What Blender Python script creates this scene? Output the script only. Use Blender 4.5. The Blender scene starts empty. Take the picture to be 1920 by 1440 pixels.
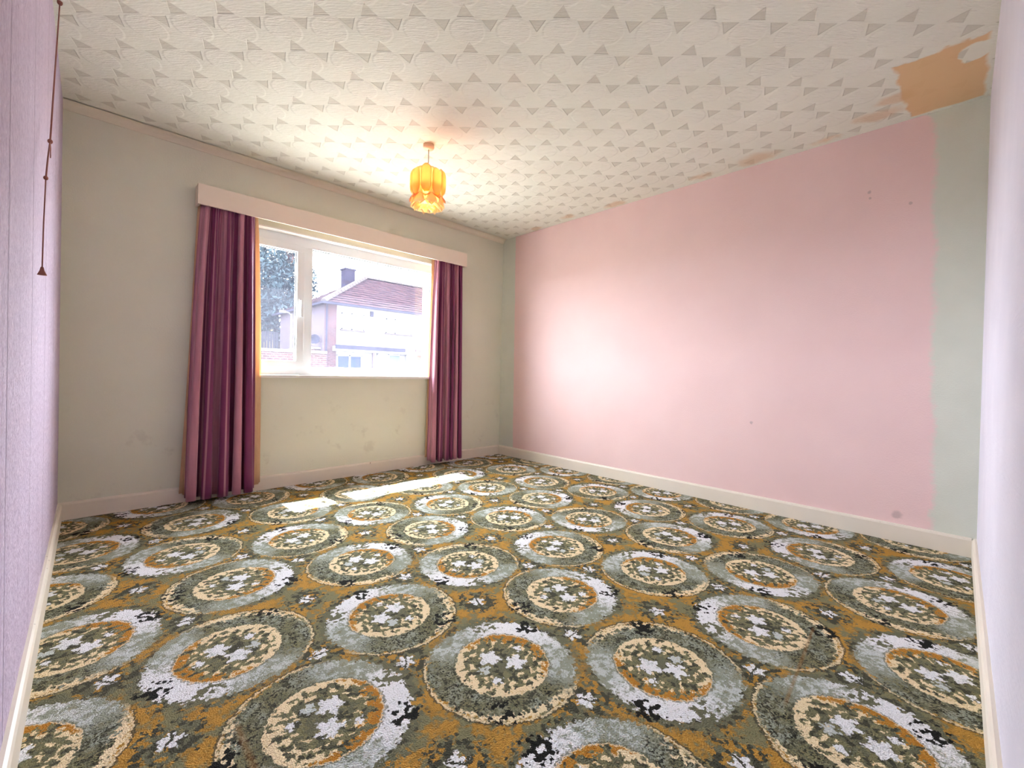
import bpy, bmesh, math, random
from mathutils import Vector, Matrix
random.seed(7)
S = bpy.context.scene
COL = S.collection
R = math.radians
W, D, H = 3.447, 3.69, 2.40          # room: x from -W to 0, y from -D to 0, z from 0 to H

# ------------------------------------------------------------------ camera
yaw, pitch, roll = 0.7716, -0.0085, 0.0227
cd = bpy.data.cameras.new('camera')
cam = bpy.data.objects.new('camera', cd)
COL.objects.link(cam)
fw = Vector((math.sin(yaw)*math.cos(pitch), math.cos(yaw)*math.cos(pitch), math.sin(pitch)))
rt = Vector((math.cos(yaw), -math.sin(yaw), 0))
up = rt.cross(fw)
r2 = math.cos(roll)*rt + math.sin(roll)*up
u2 = -math.sin(roll)*rt + math.cos(roll)*up
M3 = Matrix((r2, u2, -fw)).transposed()
cam.matrix_world = Matrix.Translation((-3.322, -3.6075, 0.9088)) @ M3.to_4x4()
cd.sensor_fit = 'HORIZONTAL'
cd.sensor_width = 36
cd.lens = 814.64/1920*36
cd.shift_x = -0.55/1920
cd.shift_y = -13.05/1920
cd.clip_start = 0.02
cd.clip_end = 500
S.camera = cam

# ------------------------------------------------------------------ sky, sun, exposure
SKY = 27.0
SUN = 52.0
wd = bpy.data.worlds.new('sky')
S.world = wd
wd.use_nodes = True
bg = wd.node_tree.nodes['Background']
bg.inputs['Color'].default_value = (0.90, 0.95, 1.0, 1)
bg.inputs['Strength'].default_value = SKY
sd = bpy.data.lights.new('sun', 'SUN')
sd.energy = SUN
sd.color = (1.0, 0.95, 0.86)
sd.angle = R(0.55)
sun = bpy.data.objects.new('sun', sd)
COL.objects.link(sun)
el = R(62.5)
sdir = Vector((0.03, -math.cos(el), -math.sin(el)))       # the way the light travels: in through the window
sun.rotation_euler = sdir.to_track_quat('-Z', 'Y').to_euler()
sun.location = (-1.5, 12, 20)
pd = bpy.data.lights.new('window_portal', 'AREA')         # sampling portal only, gives off no light
pd.shape = 'RECTANGLE'
pd.size, pd.size_y = 1.72, 1.06
pd.cycles.is_portal = True
po = bpy.data.objects.new('window_portal', pd)
COL.objects.link(po)
po.location = (-1.695, 0.34, 1.40)
po.rotation_euler = (R(-90), 0, 0)
vs = S.view_settings
vs.view_transform = 'Standard'
vs.look = 'None'
vs.gamma = 1
vs.use_curve_mapping = False
vs.exposure = 0.86
S.cycles.max_bounces = 8
S.cycles.diffuse_bounces = 5
S.cycles.glossy_bounces = 2
S.cycles.transparent_max_bounces = 12
S.cycles.use_light_tree = False
S.cycles.sample_clamp_indirect = 12
S.cycles.adaptive_threshold = 0.04

# ------------------------------------------------------------------ colours and node helpers
def lin(r, g, b):
    f = lambda c: (c/255/12.92) if c/255 <= 0.04045 else ((c/255+0.055)/1.055)**2.4
    return (f(r), f(g), f(b), 1)

class X:                                                  # a scalar in a node tree, with arithmetic
    def __init__(s, g, k): s.g, s.k = g, k
    def _o(s, op, *a): return s.g.math(op, s, *a)
    def __add__(s, o): return s._o('ADD', o)
    __radd__ = __add__
    def __sub__(s, o): return s._o('SUBTRACT', o)
    def __rsub__(s, o): return s.g.math('SUBTRACT', o, s)
    def __mul__(s, o): return s._o('MULTIPLY', o)
    __rmul__ = __mul__
    def __truediv__(s, o): return s._o('DIVIDE', o)
    def lt(s, o): return s._o('LESS_THAN', o)
    def gt(s, o): return s._o('GREATER_THAN', o)

class G:
    def __init__(g, name, dim='3D'):
        g.dim = dim
        g.m = bpy.data.materials.new(name)
        g.m.use_nodes = True
        g.t = g.m.node_tree
        g.t.nodes.clear()
        g.out = g.t.nodes.new('ShaderNodeOutputMaterial')
    def put(g, sock, v):
        if isinstance(v, X): g.t.links.new(v.k, sock)
        elif isinstance(v, bpy.types.NodeSocket): g.t.links.new(v, sock)
        else: sock.default_value = v
    def node(g, kind, **kw):
        n = g.t.nodes.new('ShaderNode'+kind)
        for k, v in kw.items(): setattr(n, k, v)
        return n
    def math(g, op, *a):
        n = g.node('Math', operation=op)
        for i, v in enumerate(a): g.put(n.inputs[i], v)
        return X(g, n.outputs[0])
    def coord(g, which='Object'):
        return g.node('TexCoord').outputs[which]
    def sep(g, v):
        n = g.node('SeparateXYZ'); g.put(n.inputs[0], v)
        return [X(g, n.outputs[i]) for i in range(3)]
    def vec(g, x=0.0, y=0.0, z=0.0):
        n = g.node('CombineXYZ')
        for i, v in enumerate((x, y, z)): g.put(n.inputs[i], v)
        return n.outputs[0]
    def noise(g, v, scale, detail=2.0, rough=0.5, dist=0.0):
        n = g.node('TexNoise', noise_dimensions=g.dim)
        g.put(n.inputs['Vector'], v)
        n.inputs['Scale'].default_value = scale
        n.inputs['Detail'].default_value = detail
        n.inputs['Roughness'].default_value = rough
        n.inputs['Distortion'].default_value = dist
        return X(g, n.outputs['Fac'])
    def voro(g, v, scale, out='Distance', feat='F1', rnd=1.0):
        n = g.node('TexVoronoi', feature=feat, voronoi_dimensions=g.dim)
        g.put(n.inputs['Vector'], v)
        n.inputs['Scale'].default_value = scale
        n.inputs['Randomness'].default_value = rnd
        if out == 'Color':
            return g.sep(n.outputs['Color'])[0]
        return X(g, n.outputs[out])
    def ss(g, x, a, b):                                   # 0 at a, 1 at b, smooth
        n = g.node('MapRange', interpolation_type='SMOOTHSTEP')
        g.put(n.inputs[0], x); g.put(n.inputs[1], a); g.put(n.inputs[2], b)
        return X(g, n.outputs[0])
    def mix(g, f, a, b, blend='MIX'):
        n = g.node('Mix', data_type='RGBA', blend_type=blend)
        g.put(n.inputs[0], f); g.put(n.inputs[6], a); g.put(n.inputs[7], b)
        return n.outputs[2]
    def bump(g, h, dist=0.01, strength=1.0):
        n = g.node('Bump')
        n.inputs['Strength'].default_value = strength
        n.inputs['Distance'].default_value = dist
        g.put(n.inputs['Height'], h)
        return n.outputs[0]
    def bsdf(g, color, rough=0.6, normal=None, **kw):
        n = g.node('BsdfPrincipled')
        g.put(n.inputs['Base Color'], color)
        g.put(n.inputs['Roughness'], rough)
        if normal is not None: g.put(n.inputs['Normal'], normal)
        for k, v in kw.items(): g.put(n.inputs[k.replace('_', ' ')], v)
        return n.outputs[0]
    def done(g, sh):
        g.t.links.new(sh, g.out.inputs['Surface'])
        return g.m

def plain(name, rgb, rough=0.6, var=0.06, scale=8.0, bump=0.0, bscale=60.0, **kw):
    g = G(name)
    v = g.coord()
    c = lin(*rgb)
    n = g.noise(v, scale, 3)
    lo = tuple(x*(1-var) for x in c[:3])+(1,)
    hi = tuple(min(1, x*(1+var)) for x in c[:3])+(1,)
    nm = g.bump(g.noise(v, bscale, 2), bump) if bump else None
    return g.done(g.bsdf(g.mix(n, lo, hi), rough, nm, **kw))

# ------------------------------------------------------------------ mesh helpers
def tag(o, label=None, cat=None, group=None, kind=None):
    if label: o['label'] = label
    if cat: o['category'] = cat
    if group: o['group'] = group
    if kind: o['kind'] = kind
    return o
def link(name, me, mat, parent=None, loc=None):
    o = bpy.data.objects.new(name, me)
    COL.objects.link(o)
    if mat is not None and not me.materials: me.materials.append(mat)
    if parent: o.parent = parent
    if loc: o.location = loc
    return o
def mesh(name, bm, smooth=False):
    bmesh.ops.recalc_face_normals(bm, faces=bm.faces)
    me = bpy.data.meshes.new(name)
    bm.to_mesh(me); bm.free()
    if smooth:
        for f in me.polygons: f.use_smooth = True
    return me
def box(bm, x0, x1, y0, y1, z0, z1, bev=0.0):
    r = bmesh.ops.create_cube(bm, size=1)
    for v in r['verts']:
        v.co = Vector((x0+(v.co.x+.5)*(x1-x0), y0+(v.co.y+.5)*(y1-y0), z0+(v.co.z+.5)*(z1-z0)))
    if bev:
        ed = list({e for v in r['verts'] for e in v.link_edges})
        bmesh.ops.bevel(bm, geom=ed, offset=bev, segments=2, affect='EDGES', profile=0.7)
def boxes(name, lst, mat, parent=None, bev=0.0, loc=None):
    bm = bmesh.new()
    for b in lst: box(bm, *b, bev=bev)
    return link(name, mesh(name, bm), mat, parent, loc)
def lathe(name, prof, mat, parent=None, seg=24, loc=None):
    bm = bmesh.new()
    rings = []
    for r, z in prof:
        rings.append([bm.verts.new((r*math.cos(2*math.pi*i/seg), r*math.sin(2*math.pi*i/seg), z)) for i in range(seg)])
    for a, b in zip(rings, rings[1:]):
        for i in range(seg):
            bm.faces.new((a[i], a[(i+1) % seg], b[(i+1) % seg], b[i]))
    if prof[0][0] > 1e-4: bm.faces.new(rings[0])
    if prof[-1][0] > 1e-4: bm.faces.new(rings[-1])
    bmesh.ops.remove_doubles(bm, verts=bm.verts, dist=1e-5)
    return link(name, mesh(name, bm, True), mat, parent, loc)
def tube(name, pts, rad, mat, parent=None, seg=8, loc=None):
    bm = bmesh.new()
    rings = []
    P = [Vector(q) for q in pts]
    for i, q in enumerate(P):
        t = (P[min(i+1, len(P)-1)]-P[max(i-1, 0)]).normalized()
        a = t.orthogonal().normalized() if i == 0 else (a-t*a.dot(t)).normalized()
        b = t.cross(a)
        rr = rad[i] if isinstance(rad, (list, tuple)) else rad
        rings.append([bm.verts.new(q+rr*(math.cos(2*math.pi*k/seg)*a+math.sin(2*math.pi*k/seg)*b)) for k in range(seg)])
    for a_, b_ in zip(rings, rings[1:]):
        for i in range(seg): bm.faces.new((a_[i], a_[(i+1) % seg], b_[(i+1) % seg], b_[i]))
    bm.faces.new(rings[0]); bm.faces.new(rings[-1])
    return link(name, mesh(name, bm, True), mat, parent, loc)
def empty(name, loc, label, cat, group=None):
    o = bpy.data.objects.new(name, None)
    COL.objects.link(o)
    o.location = loc
    o.empty_display_size = 0.1
    return tag(o, label, cat, group)

# ------------------------------------------------------------------ carpet
# The repeat of the carpet: four turned medallions and six sprigs in a cell of PX by PY.
# Each medallion's patch of the floor carries its own local coordinates in a UV map.
CPX, CPY, CX0, CY0 = .965, .977, -2.383, -2.626
MEDAL = [(0, 0, 35), (.495, .154, -24), (-.128, .496, 113), (.371, -.359, -148)]
SPRIG = [(.07, .72, 20), (.18, .34, 140), (.29, .94, 75), (.58, .43, 250), (.67, .81, 200), (.77, .21, 310)]
def lattice(lst):
    return [(CX0+(i+ox)*CPX, CY0+(j+oy)*CPY, an) for i in range(-3, 6) for j in range(-3, 5) for ox, oy, an in lst]
def clip(poly, a, b):                                     # keep the side of the bisector nearer to a
    mx, my, nx, ny = (a[0]+b[0])/2, (a[1]+b[1])/2, b[0]-a[0], b[1]-a[1]
    f = lambda q: (q[0]-mx)*nx+(q[1]-my)*ny
    out = []
    for q, w in zip(poly, poly[1:]+poly[:1]):
        fq, fw_ = f(q), f(w)
        if fq <= 0: out.append(q)
        if (fq < 0 < fw_) or (fw_ < 0 < fq):
            t = fq/(fq-fw_)
            out.append((q[0]+(w[0]-q[0])*t, q[1]+(w[1]-q[1])*t))
    return out
def cell(poly, c, pts, reach):
    for q in pts:
        if q is not c and abs(q[0]-c[0]) < reach and abs(q[1]-c[1]) < reach:
            poly = clip(poly, c, q)
            if len(poly) < 3: return []
    return poly
def carpet_mesh():
    bm = bmesh.new()
    x0, x1, y0, y1 = -W-T, T, -D-T, .33
    u1 = bm.loops.layers.uv.new('medallion')
    u2 = bm.loops.layers.uv.new('sprig')
    ml, sl = lattice(MEDAL), lattice(SPRIG)
    def loc(q, c):
        k, s_ = math.cos(R(c[2])), math.sin(R(c[2]))
        dx, dy = q[0]-c[0], q[1]-c[1]
        return (dx*k+dy*s_, dy*k-dx*s_)
    for c in ml:
        p = cell([(x0, y0), (x1, y0), (x1, y1), (x0, y1)], c, ml, 1.3)
        if len(p) < 3: continue
        for d in sl:
            if abs(d[0]-c[0]) > .9 or abs(d[1]-c[1]) > .9: continue
            q = cell(p, d, sl, 1.1)
            if len(q) < 3: continue
            area = sum(a[0]*b_[1]-b_[0]*a[1] for a, b_ in zip(q, q[1:]+q[:1]))
            if area < 1e-7: continue
            try: fc = bm.faces.new([bm.verts.new((a[0], a[1], 0)) for a in q])
            except ValueError: continue
            for lp, a in zip(fc.loops, q):
                lp[u1].uv = loc(a, c)
                lp[u2].uv = loc(a, d)
    vs_ = [bm.verts.new((a, b_, z)) for z in (-.12, -.0005) for a, b_ in ((x0, y0), (x1, y0), (x1, y1), (x0, y1))]
    for f in ((3, 2, 1, 0), (0, 1, 5, 4), (1, 2, 6, 5), (2, 3, 7, 6), (3, 0, 4, 7)): bm.faces.new([vs_[i] for i in f])
    me = bpy.data.meshes.new('floor')
    bm.to_mesh(me); bm.free()
    return me
def carpet():
    g = G('carpet', '2D')
    pos = g.coord()
    def ncol(v, scale, detail):
        n = g.node('TexNoise', noise_dimensions='2D')
        g.put(n.inputs['Vector'], v)
        n.inputs['Scale'].default_value = scale
        n.inputs['Detail'].default_value = detail
        n.inputs['Roughness'].default_value = .6
        return n.outputs['Color']
    def vmath(op, *a):
        n = g.node('VectorMath', operation=op)
        for i, v in enumerate(a): g.put(n.inputs[i], v)
        return n.outputs[0]
    fc, mc = ncol(pos, 150, 1), ncol(pos, 40, 2)
    fine = g.sep(fc)[0]-.5
    m_ = g.sep(mc)
    midn, mid2 = m_[0]-.5, m_[2]-.5
    big = g.noise(pos, 10, 3, .6)
    vn = g.node('TexVoronoi', voronoi_dimensions='2D')
    g.put(vn.inputs['Vector'], vmath('MULTIPLY_ADD', fc, (.012, .012, 0), pos))
    vn.inputs['Scale'].default_value = 75
    leafd = X(g, vn.outputs['Distance'])*(1/75)
    leafc = g.sep(vn.outputs['Color'])[0]
    warp = vmath('MULTIPLY_ADD', fc, (.012, .012, 0), (-.016, -.016, 0))
    warp = vmath('MULTIPLY_ADD', mc, (.020, .020, 0), warp)
    def uvl(nm):
        n = g.node('UVMap'); n.uv_map = nm
        return g.sep(vmath('ADD', n.outputs[0], warp))
    lx, ly, _ = uvl('medallion')
    sx, sy, _ = uvl('sprig')
    hyp = lambda a, b: g.math('SQRT', g.math('MULTIPLY_ADD', a, a, b*b))
    ab = lambda a: g.math('ABSOLUTE', a)
    def ramp(x, a, b):                                    # cheap linear step from a (0) to b (1)
        n = g.node('Math', operation='MULTIPLY_ADD', use_clamp=True)
        g.put(n.inputs[0], x)
        n.inputs[1].default_value = 1/(b-a)
        n.inputs[2].default_value = -a/(b-a)
        return X(g, n.outputs[0])
    r = hyp(lx, ly)
    cx = lx/(r+.001)
    OCH, GOLD, OLV = lin(164, 126, 58), lin(188, 142, 64), lin(130, 126, 92)
    OLD, DRK, BLK = lin(112, 111, 87), lin(76, 75, 61), lin(36, 35, 31)
    SAGE, PALE, WHT = lin(150, 155, 138), lin(198, 204, 200), lin(238, 238, 240)
    CRM, ORG, TAN = lin(238, 218, 178), lin(184, 126, 48), lin(204, 174, 120)
    spk = fine+midn                                       # speckle
    tone = g.mix(leafc.gt(.55), OLD, DRK)                 # two-tone leaf colour
    # ground
    c = g.mix(ramp(big+midn*.35, .48, .60), OCH, OLV)
    c = g.mix(ramp(mid2*.6-big, -.52, -.42)*.85, c, GOLD)
    # sprigs
    rs = hyp(sx, sy)
    c = g.mix(ramp(rs+leafd*3.0+midn*.08, .094, .088)*ramp(leafc, .30, .33), c, tone)
    fl = rs+g.math('COSINE', g.math('ARCTAN2', sy, sx)*5)*-.007
    c = g.mix(ramp(fl+leafd*1.4, .033, .030), c, g.mix(ramp(spk, .05, .3), WHT, PALE))
    c = g.mix(ab(sx+sy*.3).lt(.0035)*rs.lt(.034), c, DRK)
    # dark leafy halo in front of the dish, cream line behind it
    c = g.mix(ramp(r+leafd*2.5+midn*.06, .270, .258)*ramp(cx+midn*.8, -.1, .45)*ramp(leafc, .06, .10), c, g.mix(leafc.gt(.75), OLD, DRK))
    bk = ramp(cx, .0, -.3)
    c = g.mix(ramp(ab(r-.2375), .006, .003)*bk*ramp(midn+fine, -.22, -.05)*.8, c, CRM)
    c = g.mix(ramp(ab(r-.2445), .004, .0025)*bk*.8, c, DRK)
    # dish
    dish = g.mix(ramp(big+midn*.9+fine*.6+cx*.14, .46, .66), SAGE, PALE)
    dish = g.mix(ramp(mid2+fine*.4, .10, .16)*.55, dish, OLV)
    wh = ramp(cx+midn*.8+fine*.4, .60, .84)
    dish = g.mix(wh*ramp(spk, .34, .20), dish, WHT)
    dk = g.mix(ramp(spk, -.06, .10), tone, g.mix(ramp(big, .4, .6), OLV, SAGE))
    dk = g.mix(ramp(mid2*1.1-fine, .17, .22)*.8, dk, BLK)
    dish = g.mix(ramp(cx-midn*.9, -.10, -.38), dish, dk)
    q = hyp(lx-.026, ly-.024)
    crs = ramp(q+leafd*2.0+midn*.06, .254, .257)*ramp(cx+midn*.5, -.25, -.45)*leafc.lt(.80)
    dish = g.mix(crs, dish, CRM)
    c = g.mix(ramp(r+leafd*1.2+ramp(cx, .1, .7)*.014+midn*.03, .240, .236), c, dish)
    # dark twigs on the white crescent and on the cream crescent
    tw = hyp(ab(lx+.003)-.200, ly+.052)
    c = g.mix(ramp(tw+leafd*2.0, .056, .052)*leafc.gt(.52), c, BLK)
    tw = hyp(lx-.165, ly-.100)
    c = g.mix(ramp(tw+leafd*2.0, .055, .051)*leafc.gt(.5), c, OLD)
    # inner disc
    disc = g.mix(ramp(spk, .12, .24)*.55, CRM, TAN)
    oq = hyp(lx+.050, ly-.012)
    disc = g.mix(ramp(oq+midn*.06+fine*.02, .147, .155), disc, g.mix(ramp(spk, .12, .2), ORG, GOLD))
    lf = g.noise(g.vec(lx, ly*1.5, 0.0), 34, 1, .5)
    lv = lf+mid2*.25-r*4.8
    disc = g.mix(ramp(lv, -.05, -.03), disc, OLV)
    disc = g.mix(ramp(lf+midn*.8-r*2.4, .33, .36), disc, tone)
    disc = g.mix(ramp(lv+leafc*.10, .125, .105)*ramp(lv, .03, .05)*.5, disc, DRK)
    ax, ay = lx-.010, ab(ly-.001)-.040
    fd = hyp(ax, ay)+g.math('COSINE', g.math('ARCTAN2', ay, ax)*5)*-.0075
    disc = g.mix(ramp(fd+leafd*1.2, .038, .035), disc, g.mix(ramp(spk, .10, .28), WHT, PALE))
    fd = g.math('MINIMUM', hyp(lx-.078, ly+.034), hyp(lx+.082, ly+.006))
    disc = g.mix(ramp(fd+leafd*1.6, .023, .020), disc, WHT)
    disc = g.mix(ramp(hyp(lx+.048, ly-.046)+leafd*1.6+midn*.03, .028, .024), disc, PALE)
    c = g.mix(ramp(r, .1465, .1440), c, disc)
    c = g.mix(ramp(ab(r-.149), .0036, .002)*ramp(fine+mid2, -.15, -.05)*.8, c, OLD)
    c = g.mix(ramp(ab(r-.1435), .0024, .0012)*.7, c, CRM)
    # pile, and the faded creases where the carpet was folded
    tuft = g.noise(pos, 250, 1)
    c = g.mix(ramp(tuft, .40, .90)*.20, c, (.02, .018, .012, 1))
    x, y, _ = g.sep(pos)
    def crease(px, py, hx, hy):
        return g.math('MULTIPLY', ramp(ab(px), hx+.01, hx-.03 if hx > .05 else hx), ramp(ab(py), hy+.005, hy-.03 if hy > .05 else hy))
    cr = crease(x+1.665, y+3.272-(x+1.665)*.066, .26, .002)
    cr = g.math('MAXIMUM', cr, crease(x+.22, y+2.574-(x+.22)*.046, .20, .002))
    cr = g.math('MAXIMUM', cr, crease(x+3.045, y+2.445, .002, .11))
    c = g.mix(cr*.4, c, lin(150, 108, 58))
    n = g.bump(tuft, .007, .85)
    return g.done(g.bsdf(c, .95, n, Specular_IOR_Level=0.1))

# ------------------------------------------------------------------ ceiling paper
def ceiling_mat():
    g = G('ceiling_paper', '2D')
    x, y, _ = g.sep(g.coord())
    p2 = g.vec(x, y, 0.0)
    A = .2025
    wob = (g.noise(p2, 30, 2)-.5)*.012
    s = (x-y-.78)*(.70711/A) + wob
    t = (x+y+4.368)*(.70711/A) - .13 + wob
    t = t - g.math('FLOOR', t)                     # a strip line at every whole number
    def tri_(sh, tt):                              # triangle standing on the strip line
        a = g.math('ABSOLUTE', s+sh-g.math('ROUND', s+sh))
        return g.ss(a+tt*.55, .205, .180)*g.ss(tt, .020, .045), a
    up_, a0 = tri_(0.0, 1.0-t)                     # points to the near corner
    dn_, a1 = tri_(.5, t)                          # points to the window corner
    tri = g.math('MAXIMUM', up_, dn_)
    tc = t-.36
    rc = g.math('SQRT', a0*a0+tc*tc)
    hat = g.noise(g.vec((x+y)*90, (x-y)*16, 0.0), 1.0, 2, .6)
    disc = g.ss(rc, .40, .34)
    h = (disc*.5+.5)*hat + disc*.25 - tri*.8
    lo, hi = lin(226, 226, 212), lin(238, 238, 226)
    c = g.mix(g.noise(p2, 2.5, 3), lo, hi)
    c = g.mix(tri*.55, c, lin(192, 188, 172))
    c = g.mix(disc*g.ss(hat, .35, .7)*.30, c, lin(236, 232, 224))
    # bare ochre patch in the corner, and leak stains along the pink wall
    w1 = (g.noise(p2, 9, 3)-.5)*.10
    px = g.math('MAXIMUM', -.60+w1-x, x+.03+w1*.3)
    py = g.math('MAXIMUM', y+3.375+w1*.5+(x+.3)*.05, -3.665+w1*.3-y)
    patch = g.ss(g.math('MAXIMUM', px, py), .012, -.006)
    bite = g.ss(g.math('SQRT', (x+.49)*(x+.49)+(y+3.63)*(y+3.63)*1.6)+w1*.8, .065, .08)
    c = g.mix(patch*bite*.92, c, lin(224, 186, 138))
    st = None
    for sx, sy, sr in ((-.17, -3.26, .085), (-.10, -2.62, .10), (-.30, -3.33, .07), (-.08, -2.25, .07), (-.06, -1.5, .07), (-.10, -1.0, .06), (-.06, -3.0, .05), (-.05, -.55, .06)):
        k = g.ss(g.math('SQRT', (x-sx)*(x-sx)+(y-sy)*(y-sy)*.35)+w1*.8, sr, sr*.3)
        st = k if st is None else g.math('MAXIMUM', st, k)
    c = g.mix(st*.5, c, lin(214, 172, 124))
    n = g.bump(h*(1.0-patch), .006, .75)
    return g.done(g.bsdf(c, .78, n, Specular_IOR_Level=0.25))

# ------------------------------------------------------------------ wall paints
def paint_fields(g):
    x, y, z = g.sep(g.coord())
    return x, y, z
def right_wall_mat():
    g = G('pink_and_grey_paint', '2D')
    x, y, z = paint_fields(g)
    v = g.vec(y, z, 0.0)
    n1 = (g.noise(v, 7, 4, .6)-.5)
    n2 = (g.noise(v, 40, 3, .6)-.5)
    left = g.ss(y+n1*.015+n2*.01-(z*.011), -.218, -.232)
    right = g.ss(y+n1*.06+n2*.03-(z*.017), -3.545, -3.505)
    top = g.ss(z+n1*.04-g.math('MAXIMUM', (-3.40-y), 0.0)*-1.2, 2.47, 2.44)
    pink = left*right*top
    gr = g.mix(g.noise(v, 5, 3), lin(206, 209, 195), lin(216, 218, 205))
    pk = g.mix(g.noise(v, 3, 4), lin(228, 196, 193), lin(235, 205, 202))
    c = g.mix(pink, gr, pk)
    sm = None
    for sy, sz, sr in ((-3.377, .15, .030), (-3.21, 2.038, .012), (-3.396, 1.926, .010), (-3.215, 2.00, .007), (-2.6, .6, .012)):
        k = g.ss(g.math('SQRT', (y-sy)*(y-sy)+(z-sz)*(z-sz))+n2*.02, sr, sr*.4)
        sm = k if sm is None else g.math('MAXIMUM', sm, k)
    c = g.mix(sm*.30, c, lin(90, 80, 88))
    n = g.bump(g.noise(v, 120, 3)+n1*1.5, .0012, .6)
    return g.done(g.bsdf(c, .72, n, Specular_IOR_Level=0.25))
def back_wall_mat():
    g = G('grey_beige_paint', '2D')
    x, y, z = paint_fields(g)
    v = g.vec(x, z, 0.0)
    n1 = g.noise(v, 2.5, 4, .6)
    c = g.mix(n1, lin(217, 216, 197), lin(225, 224, 207))
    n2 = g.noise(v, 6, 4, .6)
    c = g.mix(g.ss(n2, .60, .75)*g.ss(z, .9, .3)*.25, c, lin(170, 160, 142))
    n = g.bump(g.noise(v, 110, 3)+n1*2.0, .0012, .6)
    return g.done(g.bsdf(c, .75, n, Specular_IOR_Level=0.25))
def left_wall_mat():
    g = G('lilac_wallpaper', '2D')
    x, y, z = paint_fields(g)
    v = g.vec(y, z, 0.0)
    st = g.noise(g.vec(y*26, z*1.3, 0.0), 1.0, 4, .6)
    chip = g.noise(g.vec(y*120, z*45, 0.0), 1.0, 2, .6)
    c = g.mix(st, lin(190, 172, 198), lin(216, 200, 220))
    c = g.mix(g.ss(chip, .58, .70)*.45, c, lin(238, 228, 240))
    c = g.mix(g.ss(chip, .42, .32)*.30, c, lin(150, 128, 160))
    seam = g.math('ABSOLUTE', (y+1.15)/.53-g.math('ROUND', (y+1.15)/.53))
    sk = g.ss(seam, .012, .004)
    c = g.mix(sk*.4, c, lin(120, 100, 128))
    edge = g.ss(y+(g.noise(v, 14, 3)-.5)*.03, -.05, -.03)
    c = g.mix(edge, c, lin(206, 196, 196))
    n = g.bump(st*1.8+chip*1.1-sk*1.5, .010, .9)
    return g.done(g.bsdf(c, .7, n, Specular_IOR_Level=0.3))
def front_wall_mat():
    g = G('pale_lilac_white_paint', '2D')
    x, y, z = paint_fields(g)
    v = g.vec(x, z, 0.0)
    c = g.mix(g.noise(v, 4, 3), lin(206, 202, 214), lin(218, 214, 224))
    n = g.bump(g.noise(g.vec(x*9, z*55, 0.0), 1.0, 3, .6)+g.noise(v, 90, 2)*.4, .003, .6)
    return g.done(g.bsdf(c, .7, n, Specular_IOR_Level=0.3))
def trim_mat(name, rgb, chip=.12):
    g = G(name)
    v = g.coord()
    x, y, z = g.sep(v)
    c = g.mix(g.noise(v, 6, 3), lin(*[q*.95 for q in rgb]), lin(*rgb))
    k = g.noise(v, 28, 4, .65)
    c = g.mix(g.ss(k+z*1.2, .80, .84)*.75, c, lin(110, 92, 74))
    return g.done(g.bsdf(c, .42, g.bump(g.noise(v, 40, 3), .0008, .5), Specular_IOR_Level=0.4))

M = {}
M['carpet'] = carpet()
M['ceiling'] = ceiling_mat()
M['right'] = right_wall_mat()
M['back'] = back_wall_mat()
M['left'] = left_wall_mat()
M['front'] = front_wall_mat()
M['skirt'] = trim_mat('cream_gloss_skirting', (232, 222, 206))
M['pelmet'] = plain('cream_pelmet_paint', (232, 216, 200), .5, .03)
M['cove'] = plain('cove_paint', (222, 214, 194), .7, .05)
M['upvc'] = plain('white_plastic', (240, 246, 250), .35, .01)
M['sill'] = plain('white_satin_sill', (236, 234, 228), .6, .02, Specular_IOR_Level=.25)
M['gasket'] = plain('dark_gasket', (60, 60, 70), .7, .05)

# ------------------------------------------------------------------ the room shell
T = .12
WX0, WX1, WZ0, WZ1, WT = -2.56, -.83, .835, 1.965, .33       # window opening and outer wall thickness
def struct(o, label, cat):
    return tag(o, label, cat, kind='structure')
struct(link('floor', carpet_mesh(), M['carpet']), 'olive and gold patterned carpet with round floral medallions', 'floor')
bm = bmesh.new()
box(bm, -W-T, T, -D-T, WT, H, H+.2)
struct(link('ceiling', mesh('ceiling', bm), M['ceiling']), 'white embossed papered ceiling with a bare ochre patch', 'ceiling')
struct(boxes('wall_left', [(-W-T, -W, -D-T, WT, 0, H)], M['left']), 'lilac textured wallpaper wall at the far left', 'wall')
struct(boxes('wall_right', [(0, T, -D-T, WT, 0, H)], M['right']), 'pink painted wall with unpainted grey margins', 'wall')
struct(boxes('wall_front', [(-W, 0, -D-T, -D, 0, H)], M['front']), 'pale lilac-white wall at the right edge', 'wall')
struct(boxes('wall_back', [(-W, WX0, 0, WT, 0, H), (WX1, 0, 0, WT, 0, H), (WX0, WX1, 0, WT, 0, WZ0), (WX0, WX1, 0, WT, WZ1, H)], M['back']),
       'grey-beige painted wall around the window', 'wall')
# small cove strip between window wall and ceiling
bm = bmesh.new()
prof = [(0, 2.362)] + [(-.006-.058*(1-math.cos(R(a))), 2.400-.038*(1-math.sin(R(a)))) for a in range(0, 91, 15)] + [(-.075, 2.4), (0, 2.4)]
va = [bm.verts.new((-W, a, b)) for a, b in prof]
vb = [bm.verts.new((0, a, b)) for a, b in prof]
for i in range(len(prof)):
    j = (i+1) % len(prof)
    bm.faces.new((va[i], va[j], vb[j], vb[i]))
bm.faces.new(va); bm.faces.new(vb)
struct(link('trim_1', mesh('trim_1', bm), M['cove']), 'narrow beige cove strip along the top of the window wall', 'trim')
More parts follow.
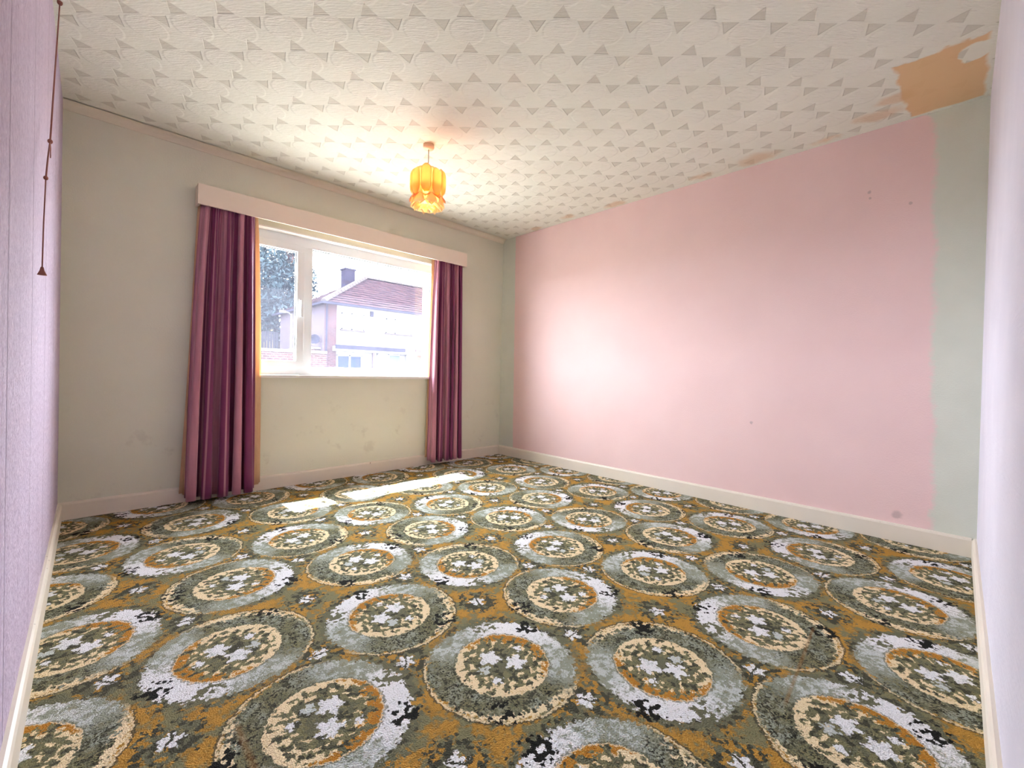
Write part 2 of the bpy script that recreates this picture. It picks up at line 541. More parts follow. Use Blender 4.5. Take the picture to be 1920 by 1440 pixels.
# skirting boards with a rounded top edge
SH, ST = .100, .018
def skirting(name, a, b, nrm, label):
    bm = bmesh.new()
    A, B, N = Vector(a), Vector(b), Vector(nrm)
    prof = [(0, 0), (ST, 0), (ST, SH-.012), (ST-.004, SH-.004), (ST-.010, SH), (0, SH)]
    va = [bm.verts.new(A+N*q+Vector((0, 0, z))) for q, z in prof]
    vb = [bm.verts.new(B+N*q+Vector((0, 0, z))) for q, z in prof]
    for i in range(len(prof)):
        j = (i+1) % len(prof)
        bm.faces.new((va[i], va[j], vb[j], vb[i]))
    bm.faces.new(va); bm.faces.new(vb)
    struct(link(name, mesh(name, bm), M['skirt']), label, 'baseboard')
skirting('baseboard_back', (-W, 0, 0), (0, 0, 0), (0, -1, 0), 'cream skirting board under the window')
skirting('baseboard_right', (0, -ST, 0), (0, -D+ST, 0), (-1, 0, 0), 'cream skirting board along the pink wall')
skirting('baseboard_left', (-W, -ST, 0), (-W, -D+ST, 0), (1, 0, 0), 'cream skirting board along the lilac wall')
skirting('baseboard_front', (-W+ST, -D, 0), (0, -D, 0), (0, 1, 0), 'cream skirting board along the pale right-hand wall')

# ------------------------------------------------------------------ window
def glass_mat():
    g = G('dusty_glass')
    tr = g.node('BsdfTransparent')
    tr.inputs[0].default_value = (.95, .96, .98, 1)
    gl = g.node('BsdfGlossy')
    gl.inputs['Roughness'].default_value = .02
    fr = g.node('LayerWeight')                                # same from both sides of the pane
    fac = g.math('POWER', X(g, fr.outputs['Facing']), 4.0)*.5+.03
    m1 = g.node('MixShader')
    g.put(m1.inputs[0], fac)
    g.t.links.new(tr.outputs[0], m1.inputs[1])
    g.t.links.new(gl.outputs[0], m1.inputs[2])
    ts = g.node('BsdfTranslucent')
    ts.inputs[0].default_value = (.72, .76, 1.0, 1)
    m2 = g.node('MixShader')
    g.put(m2.inputs[0], g.noise(g.coord(), 9, 3)*.006+.004)
    g.t.links.new(m1.outputs[0], m2.inputs[1])
    g.t.links.new(ts.outputs[0], m2.inputs[2])
    return g.done(m2.outputs[0])
M['glass'] = glass_mat()
win = bpy.data.objects.new('window_1', None)
COL.objects.link(win)
win.location = (-1.695, .09, WZ0)
struct(win, 'white plastic window, side casement and wide fixed pane', 'window')
def wpart(name, lst, mat, parent=None, bev=.004):
    par = parent or win
    o = boxes(name, lst, mat, None, bev)
    off = Vector(win.location)
    o.data.transform(Matrix.Translation(-off))
    o.parent = par
    return o
FY0, FY1 = .075, .145
SX = -2.065                                                  # centre of the mullion
wpart('frame', [(WX0, WX1, FY0, FY1, .857, .925), (WX0, WX1, FY0, FY1, 1.880, WZ1), (WX0, WX0+.06, FY0, FY1, .925, 1.88), (WX1-.062, WX1, FY0, FY1, .925, 1.88)], M['upvc'])
wpart('mullion', [(SX-.034, SX+.034, FY0, FY1, .925, 1.88)], M['upvc'])
sash = wpart('casement_sash', [(WX0+.055, SX-.030, FY0-.014, FY1-.02, .918, .968), (WX0+.055, SX-.030, FY0-.014, FY1-.02, 1.834, 1.888), (WX0+.055, WX0+.115, FY0-.014, FY1-.02, .968, 1.834), (SX-.086, SX-.030, FY0-.014, FY1-.02, .968, 1.834)], M['upvc'])
def gask(parent, x0, x1, z0, z1, y):
    t = .004
    return wpart('gasket', [(x0, x1, y-t, y+t, z0, z0+t), (x0, x1, y-t, y+t, z1-t, z1), (x0, x0+t, y-t, y+t, z0, z1), (x1-t, x1, y-t, y+t, z0, z1)], M['gasket'], parent, 0)
gask(sash, WX0+.115, SX-.086, .968, 1.834, .096)
wpart('pane', [(WX0+.113, SX-.084, .100, .104, .966, 1.836)], M['glass'], sash, 0)
gask(None, SX+.034, WX1-.062, .925, 1.88, .104)
wpart('pane', [(SX+.032, WX1-.060, .108, .112, .923, 1.882)], M['glass'], None, 0)
hd = wpart('handle', [(SX-.072, SX-.046, FY0-.026, FY0-.014, 1.36, 1.46)], M['upvc'], sash)
wpart('lever', [(SX-.068, SX-.050, FY0-.050, FY0-.026, 1.425, 1.448), (SX-.068, SX-.050, FY0-.056, FY0-.042, 1.315, 1.448)], M['upvc'], hd)
wpart('sill', [(WX0, WX1, 0.002, FY0, WZ0, .857), (WX0-.03, WX1+.03, -.030, 0.0, WZ0, .857)], M['sill'], None, .003)
M['stone'] = plain('grey_stone_sill', (128, 126, 122), .85, .08, Specular_IOR_Level=.1)
wpart('outer_sill', [(WX0, WX1, FY1, WT+.05, WZ0, .852)], M['stone'], None, .003)
wpart('reveal_lining', [(WX0, WX1, 0.0, FY0, 1.955, WZ1), (WX0, WX0+.008, 0.0, FY0, .857, 1.955), (WX1-.008, WX1, 0.0, FY0, .857, 1.955)], M['sill'], None, 0)

# ------------------------------------------------------------------ pelmet
PX0, PX1, PYF, PZ0, PZ1 = -2.825, -.592, -.105, 1.978, 2.112
pel = empty('pelmet', ((PX0+PX1)/2, 0, PZ0), 'long cream painted boxed pelmet above the window curtains', 'pelmet')
def ppart(name, b):
    o = boxes(name, [b], M['pelmet'], None, .002)
    o.data.transform(Matrix.Translation(-Vector(pel.location)))
    o.parent = pel
ppart('front_board', (PX0, PX1, PYF, PYF+.016, PZ0, PZ1))
ppart('end_board', (PX0, PX0+.016, PYF+.016, 0, PZ0, PZ1-.016))
ppart('end_board', (PX1-.016, PX1, PYF+.016, 0, PZ0, PZ1-.016))
ppart('top_board', (PX0, PX1, PYF+.016, 0, PZ1-.016, PZ1-.001))

# ------------------------------------------------------------------ curtains
def fabric_mat():
    g = G('plum_curtain_fabric', '2D')
    uv = g.sep(g.node('UVMap').outputs[0])
    s, t = uv[0], uv[1]
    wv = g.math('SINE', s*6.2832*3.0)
    band = g.ss(wv+g.math('SINE', s*6.2832*7+1.0)*.35, .15, .55)  # lighter mauve bands over the plum, set across the cloth width
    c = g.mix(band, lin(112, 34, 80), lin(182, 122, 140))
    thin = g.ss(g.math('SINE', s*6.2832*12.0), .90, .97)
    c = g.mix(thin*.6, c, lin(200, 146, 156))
    gr = g.noise(g.vec(s*90, t*14, 0.0), 1.0, 3)
    c = g.mix(gr*.25, c, lin(80, 18, 52))
    wv2 = g.math('SINE', t*900)
    return g.done(g.bsdf(c, .52, g.bump(gr+wv2*.05, .002, .4), Sheen_Weight=.25, Specular_IOR_Level=.35))
def lining_mat():
    g = G('peach_curtain_lining')
    c = lin(232, 196, 158)
    d = g.bsdf(g.mix(g.noise(g.coord(), 20, 2), c, lin(222, 180, 140)), .8)
    ts = g.node('BsdfTranslucent')
    ts.inputs[0].default_value = lin(236, 200, 160)
    m = g.node('MixShader')
    m.inputs[0].default_value = .35
    g.t.links.new(d, m.inputs[1]); g.t.links.new(ts.outputs[0], m.inputs[2])
    return g.done(m.outputs[0])
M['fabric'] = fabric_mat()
M['lining'] = lining_mat()
def sheet(name, parent, loc, fx, zt, zb, nf, amp_t, amp_b, yo, mat, ph=0.0, ns=160, nz=40, thick=.0022, seed=1):
    rnd = random.Random(seed)
    w = [rnd.uniform(.7, 1.35) for _ in range(nf)]
    tot = sum(w); cum = [0]
    for q in w: cum.append(cum[-1]+q/tot)
    am = [rnd.uniform(.65, 1.2) for _ in range(nf+1)]
    def fold(s):
        for k in range(nf):
            if s <= cum[k+1]+1e-9:
                f = (s-cum[k])/(cum[k+1]-cum[k])
                return k+f, am[k]*(1-f)+am[k+1]*f
        return nf, am[nf]
    bm = bmesh.new()
    uvl = bm.loops.layers.uv.new('UVMap')
    V = []
    for j in range(nz+1):
        f = j/nz
        z = zt+(zb-zt)*f
        x0, x1 = fx(f)
        e = f**.7
        amp = amp_t+(amp_b-amp_t)*e
        row = []
        for i in range(ns+1):
            s = i/ns
            k, a_ = fold(s)
            drift = .12*math.sin(k*1.7+f*2.2+seed)
            q = 2*math.pi*(k+ph)+drift*3
            x = x0+(x1-x0)*s + (x1-x0)/nf*.20*math.sin(2*q)*e
            y = (yo+.020*(1-e) if yo < -.06 else yo) + amp*a_*math.cos(q) + .006*math.sin(3.1*f+k)
            fine = (1-e)*.004*math.cos(2*math.pi*k*3)
            row.append(bm.verts.new((x-loc[0], y+fine-loc[1], z+.006*math.cos(q)*f-loc[2])))
        V.append(row)
    for j in range(nz):
        for i in range(ns):
            fc = bm.faces.new((V[j][i], V[j][i+1], V[j+1][i+1], V[j+1][i]))
            fc.smooth = True
            for lp, (a, b) in zip(fc.loops, ((i, j), (i+1, j), (i+1, j+1), (i, j+1))):
                lp[uvl].uv = (a/ns, 1-b/nz)
    me = bpy.data.meshes.new(name)
    bm.to_mesh(me); bm.free()
    o = link(name, me, mat, parent)
    md = o.modifiers.new('thickness', 'SOLIDIFY')
    md.thickness = thick
    return o
def lerp2(a, b): return lambda f: (a[0]+(b[0]-a[0])*f**.8, a[1]+(b[1]-a[1])*f**.8)
def curtain(label, top, bot, ltop, lbot, zb, nf, seed):
    loc = ((bot[0]+bot[1])/2, -.06, zb)
    c = empty('curtain', loc, label, 'curtain', 'pair of plum curtains at the window')
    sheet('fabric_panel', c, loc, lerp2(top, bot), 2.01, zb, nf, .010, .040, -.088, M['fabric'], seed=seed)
    sheet('lining', c, loc, lerp2(ltop, lbot), 2.01, zb+.03, 4, .002, .003, -.036, M['lining'], seed=seed+3, ns=60, nz=20, thick=.0015)
    return c
curtain('wide plum curtain with mauve bands hanging left of the window', (-2.80, -2.485), (-2.872, -2.462), (-2.812, -2.458), (-2.885, -2.400), .028, 5, 11)
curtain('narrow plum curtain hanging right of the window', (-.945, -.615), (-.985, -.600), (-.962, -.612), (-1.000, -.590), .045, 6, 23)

# ------------------------------------------------------------------ pendant lamp
def amber(name, rgb, w):
    g = G(name)
    c = lin(*rgb)
    d = g.bsdf(c, .35)
    ts = g.node('BsdfTranslucent')
    ts.inputs[0].default_value = c
    m = g.node('MixShader')
    m.inputs[0].default_value = w
    g.t.links.new(d, m.inputs[1]); g.t.links.new(ts.outputs[0], m.inputs[2])
    return g.done(m.outputs[0])
M['amber'] = amber('amber_plastic', (255, 207, 154), .62)
M['cream_pl'] = amber('cream_plastic', (255, 236, 196), .7)
M['rose'] = plain('ceiling_rose_plastic', (226, 190, 160), .4, .02)
M['flex'] = plain('grey_flex', (150, 140, 125), .6, .02)
g = G('lit_bulb')
em = g.node('Emission')
em.inputs[0].default_value = (1, .64, .33, 1)
em.inputs[1].default_value = 66
M['bulb'] = g.done(em.outputs[0])
LX, LY = -1.736, -1.138
lamp = empty('pendant_lamp', (LX, LY, H), 'amber petal-panelled pendant lamp hanging from the ceiling', 'lamp')
lathe('ceiling_rose', [(0, 0), (.036, 0), (.036, -.018), (.030, -.027), (.010, -.031), (0, -.031)], M['rose'], lamp)
tube('flex', [(0, 0, -.028), (0, 0, -.16), (0, 0, -.225)], .0032, M['flex'], lamp)
lathe('bulb_holder', [(0, -.18), (.014, -.18), (.019, -.195), (.019, -.235), (0, -.235)], M['rose'], lamp, 16)
lathe('bulb', [(0, -.235), (.012, -.236), (.015, -.245), (.025, -.262), (.028, -.28), (.023, -.30), (.010, -.309), (0, -.31)], M['bulb'], lamp, 16)
ZT, ZB = -.165, -.350                                        # shade panels, measured down from the ceiling
def tongue(r_in, bulge, w, zt, zb, n=10, m=8):
    bm = bmesh.new()
    V = []
    for j in range(n+1):
        f = j/n
        z = zt+(zb-zt)*f
        e = 2*f-1
        hw = w/2*max(.12, (1-abs(e)**4.5))**.5
        row = []
        for i in range(m+1):
            k = 2*i/m-1
            row.append(bm.verts.new((r_in+bulge*math.sqrt(max(0, 1-k*k*.97))*max(.15, (1-abs(e)**5)), hw*k, z)))
        V.append(row)
    for j in range(n):
        for i in range(m): bm.faces.new((V[j][i], V[j][i+1], V[j+1][i+1], V[j+1][i]))
    return mesh('tongue', bm, True)
def petal(r0, z0, ln, w, tilt, cup):
    bm = bmesh.new()
    V = []
    for j in range(7):
        f = j/6
        hw = w/2*math.sin(math.pi*(.16+.80*f))**.6
        a = R(tilt)
        row = []
        for i in range(7):
            k = 2*i/6-1
            rr = r0+ln*f*math.cos(a)
            zz = z0+ln*f*math.sin(a)+cup*k*k - cup*.8*f*f
            row.append(bm.verts.new((rr, hw*k, zz)))
        V.append(row)
    for j in range(6):
        for i in range(6): bm.faces.new((V[j][i], V[j][i+1], V[j+1][i+1], V[j+1][i]))
    return mesh('petal', bm, True)
def ring_of(name, me, n, mat, ph=0.0, thick=.0018, jig=0.0):
    for k in range(n):
        o = link(name, me, mat, lamp)
        o.rotation_euler = (0, 0, 2*math.pi*(k+ph)/n)
        o.location.z = jig*((k % 2)*2-1)
        md = o.modifiers.new('thickness', 'SOLIDIFY')
        md.thickness = thick
ring_of('shade_panel', tongue(.082, .036, .070, ZT, ZB+.004), 8, M['amber'], .1, jig=.008)
def rib():
    bm = bmesh.new()
    V = []
    for j in range(11):
        f = j/10
        z = ZT-.012+(ZB-.045-ZT)*f
        w = .012+.030*max(0, f-.6)**1.2*3
        r_ = .093+.012*max(0, f-.65)*3
        V.append([bm.verts.new((r_+.005*(1-abs(k)), w*k, z)) for k in (-1, -.4, .4, 1)])
    for a, b in zip(V, V[1:]):
        for i in range(3): bm.faces.new((a[i], a[i+1], b[i+1], b[i]))
    return mesh('rib', bm, True)
ring_of('shade_rib', rib(), 8, M['cream_pl'], .6)
ring_of('petal', petal(.060, ZB+.005, .062, .075, -22, .016), 8, M['amber'], .1)
ring_of('petal', petal(.045, ZB-.030, .062, .066, -30, .016), 8, M['cream_pl'], .6)
ring_of('petal', petal(.006, ZB-.052, .050, .048, -18, .012), 6, M['cream_pl'], .3)
lathe('shade_ring', [(.076, ZT-.020), (.084, ZT-.020), (.084, ZT-.028), (.076, ZT-.028), (.076, ZT-.020)], M['cream_pl'], lamp, 32)
lathe('bulb_screen', [(.074, ZB+.075), (.076, ZB+.04), (.072, ZB-.01), (.060, ZB-.03), (.058, ZB-.03), (.070, ZB-.01), (.074, ZB+.04), (.072, ZB+.075), (.074, ZB+.075)], M['cream_pl'], lamp, 32)  # added translucent band that hides the glowing bulb behind the rib gaps
boxes('spider', [(-.08, .08, -.002, .002, ZT-.026, ZT-.022), (-.002, .002, -.08, .08, ZT-.026, ZT-.022)], M['cream_pl'], lamp)
# ------------------------------------------------------------------ pull cord on the left wall
M['cord'] = plain('red_brown_cord', (150, 92, 78), .8, .1, 40)
cord = empty('pull_cord', (-3.42, -1.82, 1.16), 'thin knotted red-brown pull cord hanging by the lilac wall', 'cord')
cl = Vector(cord.location)
def cp(*pts): return [Vector(q)-cl for q in pts]
C0, C1, C2, C3 = (-3.426, -.987, 2.396), (-3.420, -1.57, 1.615), (-3.420, -1.73, 1.45), (-3.420, -1.82, 1.165)
tube('cord_length', cp(C0, (-3.424, -1.27, 2.0), C1), .0023, M['cord'], cord, 6)
tube('cord_length', cp(C1, (-3.420, -1.66, 1.53), C2), .0020, M['cord'], cord, 6)
tube('cord_length', cp(C2, (-3.420, -1.79, 1.30), C3), .0016, M['cord'], cord, 6)
def blob(name, at_, r_, sz=1.0):
    bm = bmesh.new()
    bmesh.ops.create_icosphere(bm, subdivisions=2, radius=r_)
    for v in bm.verts: v.co.z *= sz
    return link(name, mesh(name, bm, True), M['cord'], cord, Vector(at_)-cl)
blob('hook', C0, .009, 1.3)
blob('knot', C1, .0065, 1.2)
blob('knot', C2, .0055, 1.2)
tube('loop', cp((C1[0], C1[1]+.004, C1[2]), (C1[0], C1[1]+.03, C1[2]-.01), (C1[0], C1[1]+.035, C1[2]-.035), (C1[0], C1[1]+.022, C1[2]-.045), (C1[0], C1[1]+.018, C1[2]-.02), (C1[0], C1[1]+.004, C1[2])), .0013, M['cord'], cord, 5)
lathe('cord_end', [(0, .012), (.003, .010), (.005, 0), (.010, -.012), (0, -.013)], M['cord'], cord, 10, Vector(C3)-cl)

# ------------------------------------------------------------------ outside
GZ = -.55
M['ground'] = plain('pale_concrete_paving', (122, 119, 113), .9, .12, .8, Specular_IOR_Level=0.0)
boxes('ground', [(-60, 90, .9, 140, GZ-.3, GZ)], M['ground'])
struct(bpy.data.objects['ground'], 'street and gardens outside the window', 'ground')
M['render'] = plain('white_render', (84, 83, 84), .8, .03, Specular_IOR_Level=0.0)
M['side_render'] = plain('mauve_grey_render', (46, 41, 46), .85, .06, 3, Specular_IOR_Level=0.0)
def brick_mat(name, a, b, m_, scale):
    g = G(name)
    x, y, z = g.sep(g.coord())
    n = g.node('TexBrick')
    g.put(n.inputs['Vector'], g.vec(x+y, z, 0.0))
    n.inputs['Color1'].default_value = lin(*a); n.inputs['Color2'].default_value = lin(*b); n.inputs['Mortar'].default_value = lin(*m_)
    n.inputs['Scale'].default_value = scale
    n.inputs['Mortar Size'].default_value = .03
    n.inputs['Brick Width'].default_value = .62; n.inputs['Row Height'].default_value = .21
    return g.done(g.bsdf(n.outputs[0], .9, None, Specular_IOR_Level=0.0))
M['brick'] = brick_mat('red_brick', (40, 21, 22), (29, 16, 18), (52, 45, 46), 2.6)
M['gwall'] = brick_mat('garden_brick', (48, 31, 30), (34, 23, 23), (60, 52, 52), 2.2)
M['dark'] = plain('dark_board', (25, 25, 34), .6, .05, Specular_IOR_Level=0.0)
M['ext_white'] = plain('exterior_white_paint', (92, 92, 94), .6, .03, Specular_IOR_Level=0.0)
M['mint'] = plain('pale_window_glass', (50, 57, 54), .3, .05, Specular_IOR_Level=0.0)
M['blueglass'] = plain('dark_window_glass', (26, 32, 44), .2, .3, 6, Specular_IOR_Level=0.0)
def roof_mat():
    g = G('brown_roof_tile')
    x, y, z = g.sep(g.coord())
    n = g.node('TexBrick')
    g.put(n.inputs['Vector'], g.vec(x+y*.5, z, 0.0))
    n.inputs['Color1'].default_value = lin(39, 27, 30); n.inputs['Color2'].default_value = lin(28, 19, 23); n.inputs['Mortar'].default_value = lin(8, 6, 8)
    n.inputs['Scale'].default_value = 1.0
    n.inputs['Mortar Size'].default_value = .022
    n.inputs['Brick Width'].default_value = .36; n.inputs['Row Height'].default_value = .1735
    return g.done(g.bsdf(n.outputs[0], .9, None, Specular_IOR_Level=0.0))
M['roof'] = roof_mat()
M['hip'] = plain('pale_hip_tile', (42, 38, 38), .85, .1, 5, Specular_IOR_Level=0.0)
M['chim'] = plain('dark_chimney_brick', (22, 19, 29), .9, .1, 4, Specular_IOR_Level=0.0)
HX0, HX1, HY0, HY1 = 5.75, 18.0, 20.0, 28.0
EZ = 4.42
house = empty('house', (HX0, HY0, GZ), 'white rendered house with brown hipped roof across the street', 'house')
ho = Vector(house.location)
def hbox(name, lst, mat, parent=None, bev=0):
    o = boxes(name, lst, mat, None, bev)
    o.data.transform(Matrix.Translation(-ho))
    o.parent = parent or house
    return o
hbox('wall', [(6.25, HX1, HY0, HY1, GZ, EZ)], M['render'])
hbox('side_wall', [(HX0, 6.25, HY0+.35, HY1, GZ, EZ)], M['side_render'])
hbox('brick_quoin', [(HX0-.003, 6.25, HY0-.02, HY0+.35, GZ, EZ)], M['brick'])
hbox('brick_plinth', [(11.35, HX1, HY0-.03, HY0, GZ, 1.95)], M['brick'])
hbox('side_lean_to', [(HX0-.30, HX0, HY0+.9, HY1-1, GZ, 2.0)], M['gwall'])
hbox('lean_to_coping', [(HX0-.36, HX0, HY0+.85, HY1-.9, 2.0, 2.10)], M['ext_white'])
# roof: four slopes laid in stepped courses of tiles
ov = .32
ex0, ex1, ey0, ey1 = HX0-ov, HX1+ov, HY0-ov, HY1+ov
half = (ey1-ey0)/2
rise = half*math.tan(R(30.4))
rz0 = EZ+.02
N = 14
def slope(name, e0, e1, inward):
    bm = bmesh.new()
    A, B, I = Vector(e0), Vector(e1), Vector(inward)
    along = (B-A).normalized()
    L = (B-A).length
    for k in range(N):
        f0, f1 = k/N, (k+1)/N
        a0 = A+I*half*f0+along*half*f0+Vector((0, 0, rise*f0+.07))
        b0 = B+I*half*f0-along*half*f0+Vector((0, 0, rise*f0+.07))
        a1 = A+I*half*f1+along*half*f1+Vector((0, 0, rise*f1+.004))
        b1 = B+I*half*f1-along*half*f1+Vector((0, 0, rise*f1+.004))
        lo0, lo1 = a0-Vector((0, 0, .07)), b0-Vector((0, 0, .07))
        wseg = max(1, int((b0-a0).length/.36))
        for q in range(wseg):
            t0, t1 = q/wseg, (q+1)/wseg-.03/wseg
            dz = Vector((0, 0, .008*((q*7+k*5) % 4)))
            p = [a0.lerp(b0, t0)+dz, a0.lerp(b0, t1)+dz, a1.lerp(b1, t1)+dz, a1.lerp(b1, t0)+dz]
            s_ = [lo0.lerp(lo1, t0), lo0.lerp(lo1, t1)]
            vs_ = [bm.verts.new(v-ho) for v in p+s_]
            bm.faces.new(vs_[:4]); bm.faces.new((vs_[0], vs_[1], vs_[5], vs_[4]))
    me = bpy.data.meshes.new(name); bm.to_mesh(me); bm.free()
    return tag(link(name, me, M['roof'], house), kind='stuff')
def deck():
    bm = bmesh.new()
    z0 = rz0
    e = [Vector((ex0, ey0, z0)), Vector((ex1, ey0, z0)), Vector((ex1, ey1, z0)), Vector((ex0, ey1, z0))]
    r_ = [Vector((ex0+half, (ey0+ey1)/2, z0+rise-.01)), Vector((ex1-half, (ey0+ey1)/2, z0+rise-.01))]
    v = [bm.verts.new(q-ho) for q in e+r_]
    for f in ((0, 1, 5, 4), (1, 2, 5), (2, 3, 4, 5), (3, 0, 4), (3, 2, 1, 0)): bm.faces.new([v[i] for i in f])
    return link('roof_deck', mesh('roof_deck', bm), M['roof'], house)
deck()
slope('roof_tiles', (ex0, ey0, rz0), (ex1, ey0, rz0), (0, 1, 0))
slope('roof_tiles', (ex0, ey1, rz0), (ex0, ey0, rz0), (1, 0, 0))
bm = bmesh.new()
box(bm, -.20, .20, -.17, .17, -.02, .12)
for v in bm.verts:
    if v.co.z > 0: v.co.y *= .45
hipme = mesh('hip_tile', bm)
pa, pb = Vector((ex0, ey0, rz0)), Vector((ex0+half, ey0+half, rz0+rise))
dv = (pb-pa)
for k in range(15):
    o = link('hip_tile', hipme, M['hip'], house)
    o.location = pa.lerp(pb, (k+.4)/15)-ho+Vector((0, 0, .06))
    o.rotation_euler = dv.to_track_quat('X', 'Z').to_euler()
for k in range(12):
    o = link('ridge_tile', hipme, M['hip'], house)
    o.location = Vector((ex0+half+.25+k*.42, ey0+half, rz0+rise+.04))-ho
hbox('gutter', [(ex0, ex1, ey0-.10, ey0, rz0-.08, rz0+.03), (ex0-.10, ex0, ey0-.1, ey1, rz0-.08, rz0+.03)], M['dark'])
hbox('downpipe', [(HX0-.09, HX0-.01, HY0-.1, HY0-.02, GZ, EZ)], M['dark'])
ch = hbox('chimney', [(8.46, 9.12, 24.2, 24.9, 5.6, 7.40)], M['chim'])
hbox('chimney_cap', [(8.40, 9.18, 24.14, 24.96, 7.40, 7.50)], M['chim'], ch)
def hwin(x0, x1, z0, z1, mx, pane):
    y0 = HY0
    w = hbox('window', [(x0, x1, y0-.05, y0, z0, z0+.07), (x0, x1, y0-.05, y0, z1-.07, z1), (x0, x0+.07, y0-.05, y0, z0, z1), (x1-.07, x1, y0-.05, y0, z0, z1), (mx-.05, mx+.05, y0-.05, y0, z0, z1)], M['ext_white'])
    hbox('pane', [(x0+.07, mx-.05, y0-.02, y0-.005, z0+.07, z1-.07)], pane[0], w)
    hbox('pane', [(mx+.05, x1-.07, y0-.02, y0-.005, z0+.07, z1-.07)], pane[1], w)
    hbox('window_sill', [(x0-.06, x1+.06, y0-.12, y0, z0-.08, z0)], M['dark'] if pane[0] is M['blueglass'] else M['hip'], w)
hwin(6.50, 7.80, 3.12, 4.03, 7.08, (M['ext_white'], M['mint']))
hwin(9.15, 10.86, 3.12, 3.98, 9.74, (M['mint'], M['ext_white']))
hwin(6.27, 7.72, .60, 1.72, 7.0, (M['blueglass'], M['blueglass']))
hwin(8.62, 10.17, .60, 1.88, 9.35, (M['ext_white'], M['mint']))
hbox('alarm_box', [(8.16, 8.34, HY0-.10, HY0, 3.98, 4.27)], M['dark'])
hbox('canopy_fascia', [(6.05, 10.25, HY0-.42, HY0-.36, 2.02, 2.24)], M['dark'])
hbox('canopy_fascia', [(10.95, HX1, HY0-.42, HY0-.36, 2.02, 2.24)], M['dark'])
hbox('canopy', [(6.05, HX1, HY0-.36, HY0, 1.90, 2.16)], M['ext_white'])
hbox('porch_post', [(8.20, 8.32, HY0-.36, HY0-.24, GZ, 1.92)], M['side_render'])
hbox('porch_post', [(10.42, 10.90, HY0-.40, HY0-.2, GZ, 2.25)], M['ext_white'])
dish = lathe('satellite_dish', [(0, 0), (.10, .02), (.20, .06), (.27, .12), (.275, .12), (.20, .045), (.10, .005), (0, -.015)], M['dark'], house, 20)
dish.location = Vector((HX0-.28, HY0+1.04-.1, 2.50))-ho
dish.rotation_euler = Vector((-.5, -.8, .25)).to_track_quat('Z', 'Y').to_euler()
db = tube('dish_bracket', [Vector((HX0, HY0+1.04, 2.45))-ho, Vector((HX0-.2, HY0+1.0, 2.42))-ho, Vector((HX0-.27, HY0+.95, 2.48))-ho], .025, M['dark'], house, 6)

# garden wall in front of the house side, with its coping
gw = empty('garden_wall', (1.5, 17, GZ), 'low red brick garden wall with pale coping outside', 'wall')
go = Vector(gw.location)
def gbox(name, lst, mat, par, off):
    o = boxes(name, lst, mat)
    o.data.transform(Matrix.Translation(-off))
    o.parent = par
gbox('brickwork', [(-1.5, 4.6, 17, 17.22, GZ, 1.62)], M['gwall'], gw, go)
for k in range(13): gbox('coping_stone', [(-1.5+k*.47, -1.5+k*.47+.455, 16.95, 17.27, 1.62, 1.74)], M['ext_white'], gw, go)

# slatted fence under the tree
M['fencewood'] = plain('weathered_fence_wood', (29, 29, 35), .9, .12, 6, Specular_IOR_Level=0.0)
fe = empty('fence', (4.3, 27, GZ), 'grey wooden slatted fence under the tree', 'fence')
fo = Vector(fe.location)
bm = bmesh.new(); box(bm, 0, .135, 0, .025, 0, 3.75); slat = mesh('slat', bm)
for k in range(12):
    o = link('slat', slat, M['fencewood'], fe)
    o.location = (-.9+k*.165, 0, .02*((k*5) % 3))
gbox('rail', [(3.3, 5.38, 27.025, 27.09, 1.0, 1.1)], M['fencewood'], fe, fo)
gbox('rail', [(3.3, 5.38, 27.025, 27.09, 2.7, 2.8)], M['fencewood'], fe, fo)
# lamp post
M['postw'] = plain('white_post_paint', (60, 60, 68), .5, .04, Specular_IOR_Level=0.0)
lp = empty('street_lamp', (3.97, 20, GZ), 'white lamp post standing before the fence', 'lamp post')
lathe('pole', [(.07, 0), (.06, .5), (.045, 4.2), (0, 4.22)], M['postw'], lp, 12)
tube('arm', [(0, 0, 4.1), (-.12, 0, 4.25), (-.32, 0, 4.28)], .03, M['postw'], lp, 8)
boxes('lamp_head', [(-.55, -.28, -.09, .09, 4.22, 4.34)], M['postw'], lp, .02)
# small far house
M['cream_w'] = plain('cream_wall', (70, 62, 44), .8, .05, Specular_IOR_Level=0.0)
fh = empty('far_house', (10.5, 50, GZ), 'small cream gabled house far behind the fence', 'house')
fho = Vector(fh.location)
def fbox(name, lst, mat, par=None):
    o = boxes(name, lst, mat); o.data.transform(Matrix.Translation(-fho)); o.parent = par or fh; return o
fbox('wall', [(7.5, 11.6, 50, 55, GZ, 6.6)], M['cream_w'])
bm = bmesh.new()
pr = [(7.2, 6.5), (9.55, 8.3), (11.9, 6.5)]
va = [bm.verts.new(Vector((a, 49.7, b))-fho) for a, b in pr]; vb = [bm.verts.new(Vector((a, 55.3, b))-fho) for a, b in pr]
for f in ((va[0], va[1], vb[1], vb[0]), (va[1], va[2], vb[2], vb[1]), va, vb, (va[0], va[2], vb[2], vb[0])): bm.faces.new(f)
link('roof', mesh('roof', bm), M['roof'], fh)
fw_ = fbox('window', [(10.3, 11.0, 49.9, 50.0, 5.4, 6.2)], M['ext_white'])
fbox('pane', [(10.38, 10.92, 49.88, 49.93, 5.48, 6.12)], M['blueglass'], fw_)

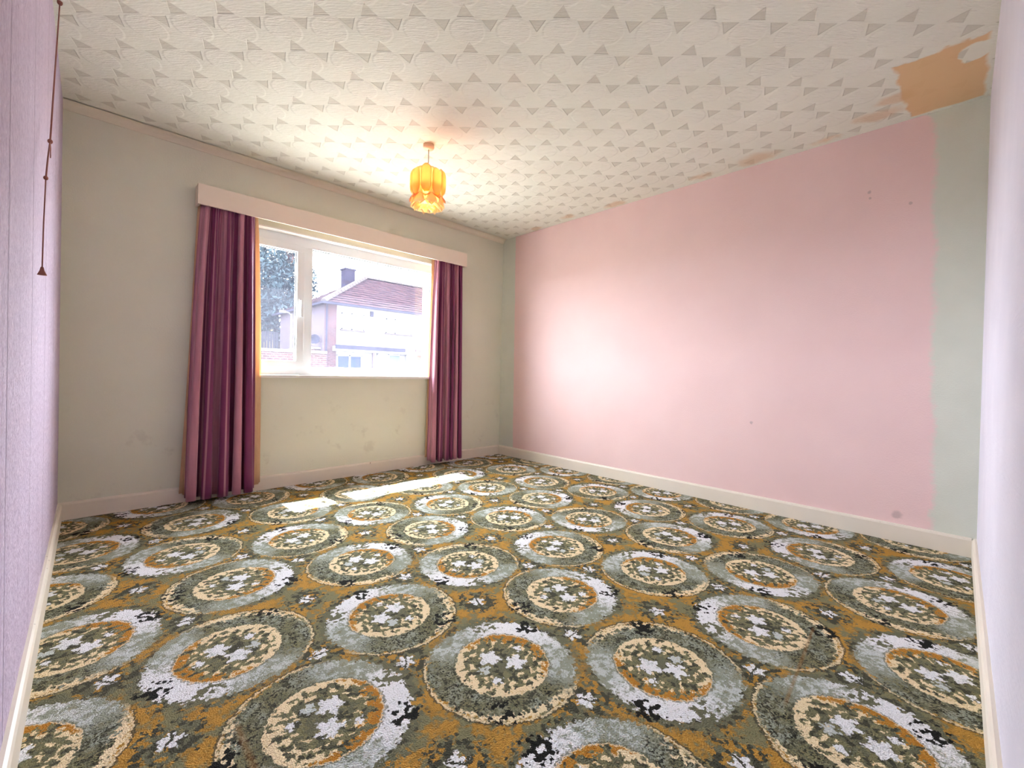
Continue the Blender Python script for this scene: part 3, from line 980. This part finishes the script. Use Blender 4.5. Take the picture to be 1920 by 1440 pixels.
# trees behind the fence
def leaf_mat():
    g = G('blue_green_leaves')
    n = g.noise(g.coord(), 2.2, 3)
    c = g.mix(n, lin(13, 22, 28), lin(34, 46, 50))
    return g.done(g.bsdf(c, .55, None, Specular_IOR_Level=.05))
M['leaf'] = leaf_mat()
M['bark'] = plain('bark', (29, 24, 22), .9, .2, 6, Specular_IOR_Level=0.0)
def tree(label, loc, h, blobs, n, seed):
    rnd = random.Random(seed)
    t = empty('tree', loc, label, 'tree', 'trees beyond the fence')
    tube('trunk', [(0, 0, 0), (.15, .1, h*.3), (-.1, 0, h*.55), (.1, .1, h*.8)], [.32, .25, .16, .05], M['bark'], t, 10)
    for k in range(5):
        a = k*1.3
        tube('branch', [(0, 0, h*(.28+.07*k)), (math.cos(a)*.9, math.sin(a)*.9, h*(.38+.08*k)), (math.cos(a)*1.9, math.sin(a)*1.8, h*(.46+.085*k))], [.12, .08, .03], M['bark'], t, 6)
    bm = bmesh.new()
    for i in range(n):
        b = rnd.choice(blobs)
        d = Vector((rnd.gauss(0, 1), rnd.gauss(0, 1), rnd.gauss(0, 1))).normalized()
        rr = rnd.uniform(.35, 1.05)**.6
        q = Vector((b[0]+d.x*b[3]*rr, b[1]+d.y*b[3]*rr, b[2]+d.z*b[4]*rr))
        s = rnd.uniform(.08, .17)
        nrm = Vector((rnd.gauss(0, 1), rnd.gauss(0, 1), rnd.gauss(0, 1)+.6)).normalized()
        a = nrm.orthogonal().normalized(); c = nrm.cross(a)
        an = rnd.uniform(0, 6.28); a, c = a*math.cos(an)+c*math.sin(an), c*math.cos(an)-a*math.sin(an)
        vv = [bm.verts.new(q+a*s*1.5), bm.verts.new(q+c*s*.6+nrm*s*.15), bm.verts.new(q-a*s*1.3), bm.verts.new(q-c*s*.6+nrm*s*.15)]
        bm.faces.new(vv)
    me = bpy.data.meshes.new('foliage'); bm.to_mesh(me); bm.free()
    tag(link('foliage', me, M['leaf'], t), kind='stuff')
tree('tall dense blue-green tree behind the fence, left of the house', (6.4, 31, GZ), 10,
     [(0, 0, 5.6, 2.4, 2.3), (-1.2, 0, 7.6, 2.3, 2.2), (.9, .3, 7.9, 1.9, 2.0), (-.3, 0, 9.7, 2.2, 1.9), (1.6, -.2, 5.6, 1.2, 1.4), (-1.8, -.4, 5.2, 1.6, 1.4)], 16000, 3)
tree('darker leafy tree at the left curtain edge outside', (4.6, 41, GZ), 13,
     [(0, 0, 7.0, 3.0, 3.0), (-.6, 0, 10.5, 3.0, 2.7), (1.0, 0, 12.8, 2.6, 2.1)], 9000, 5)
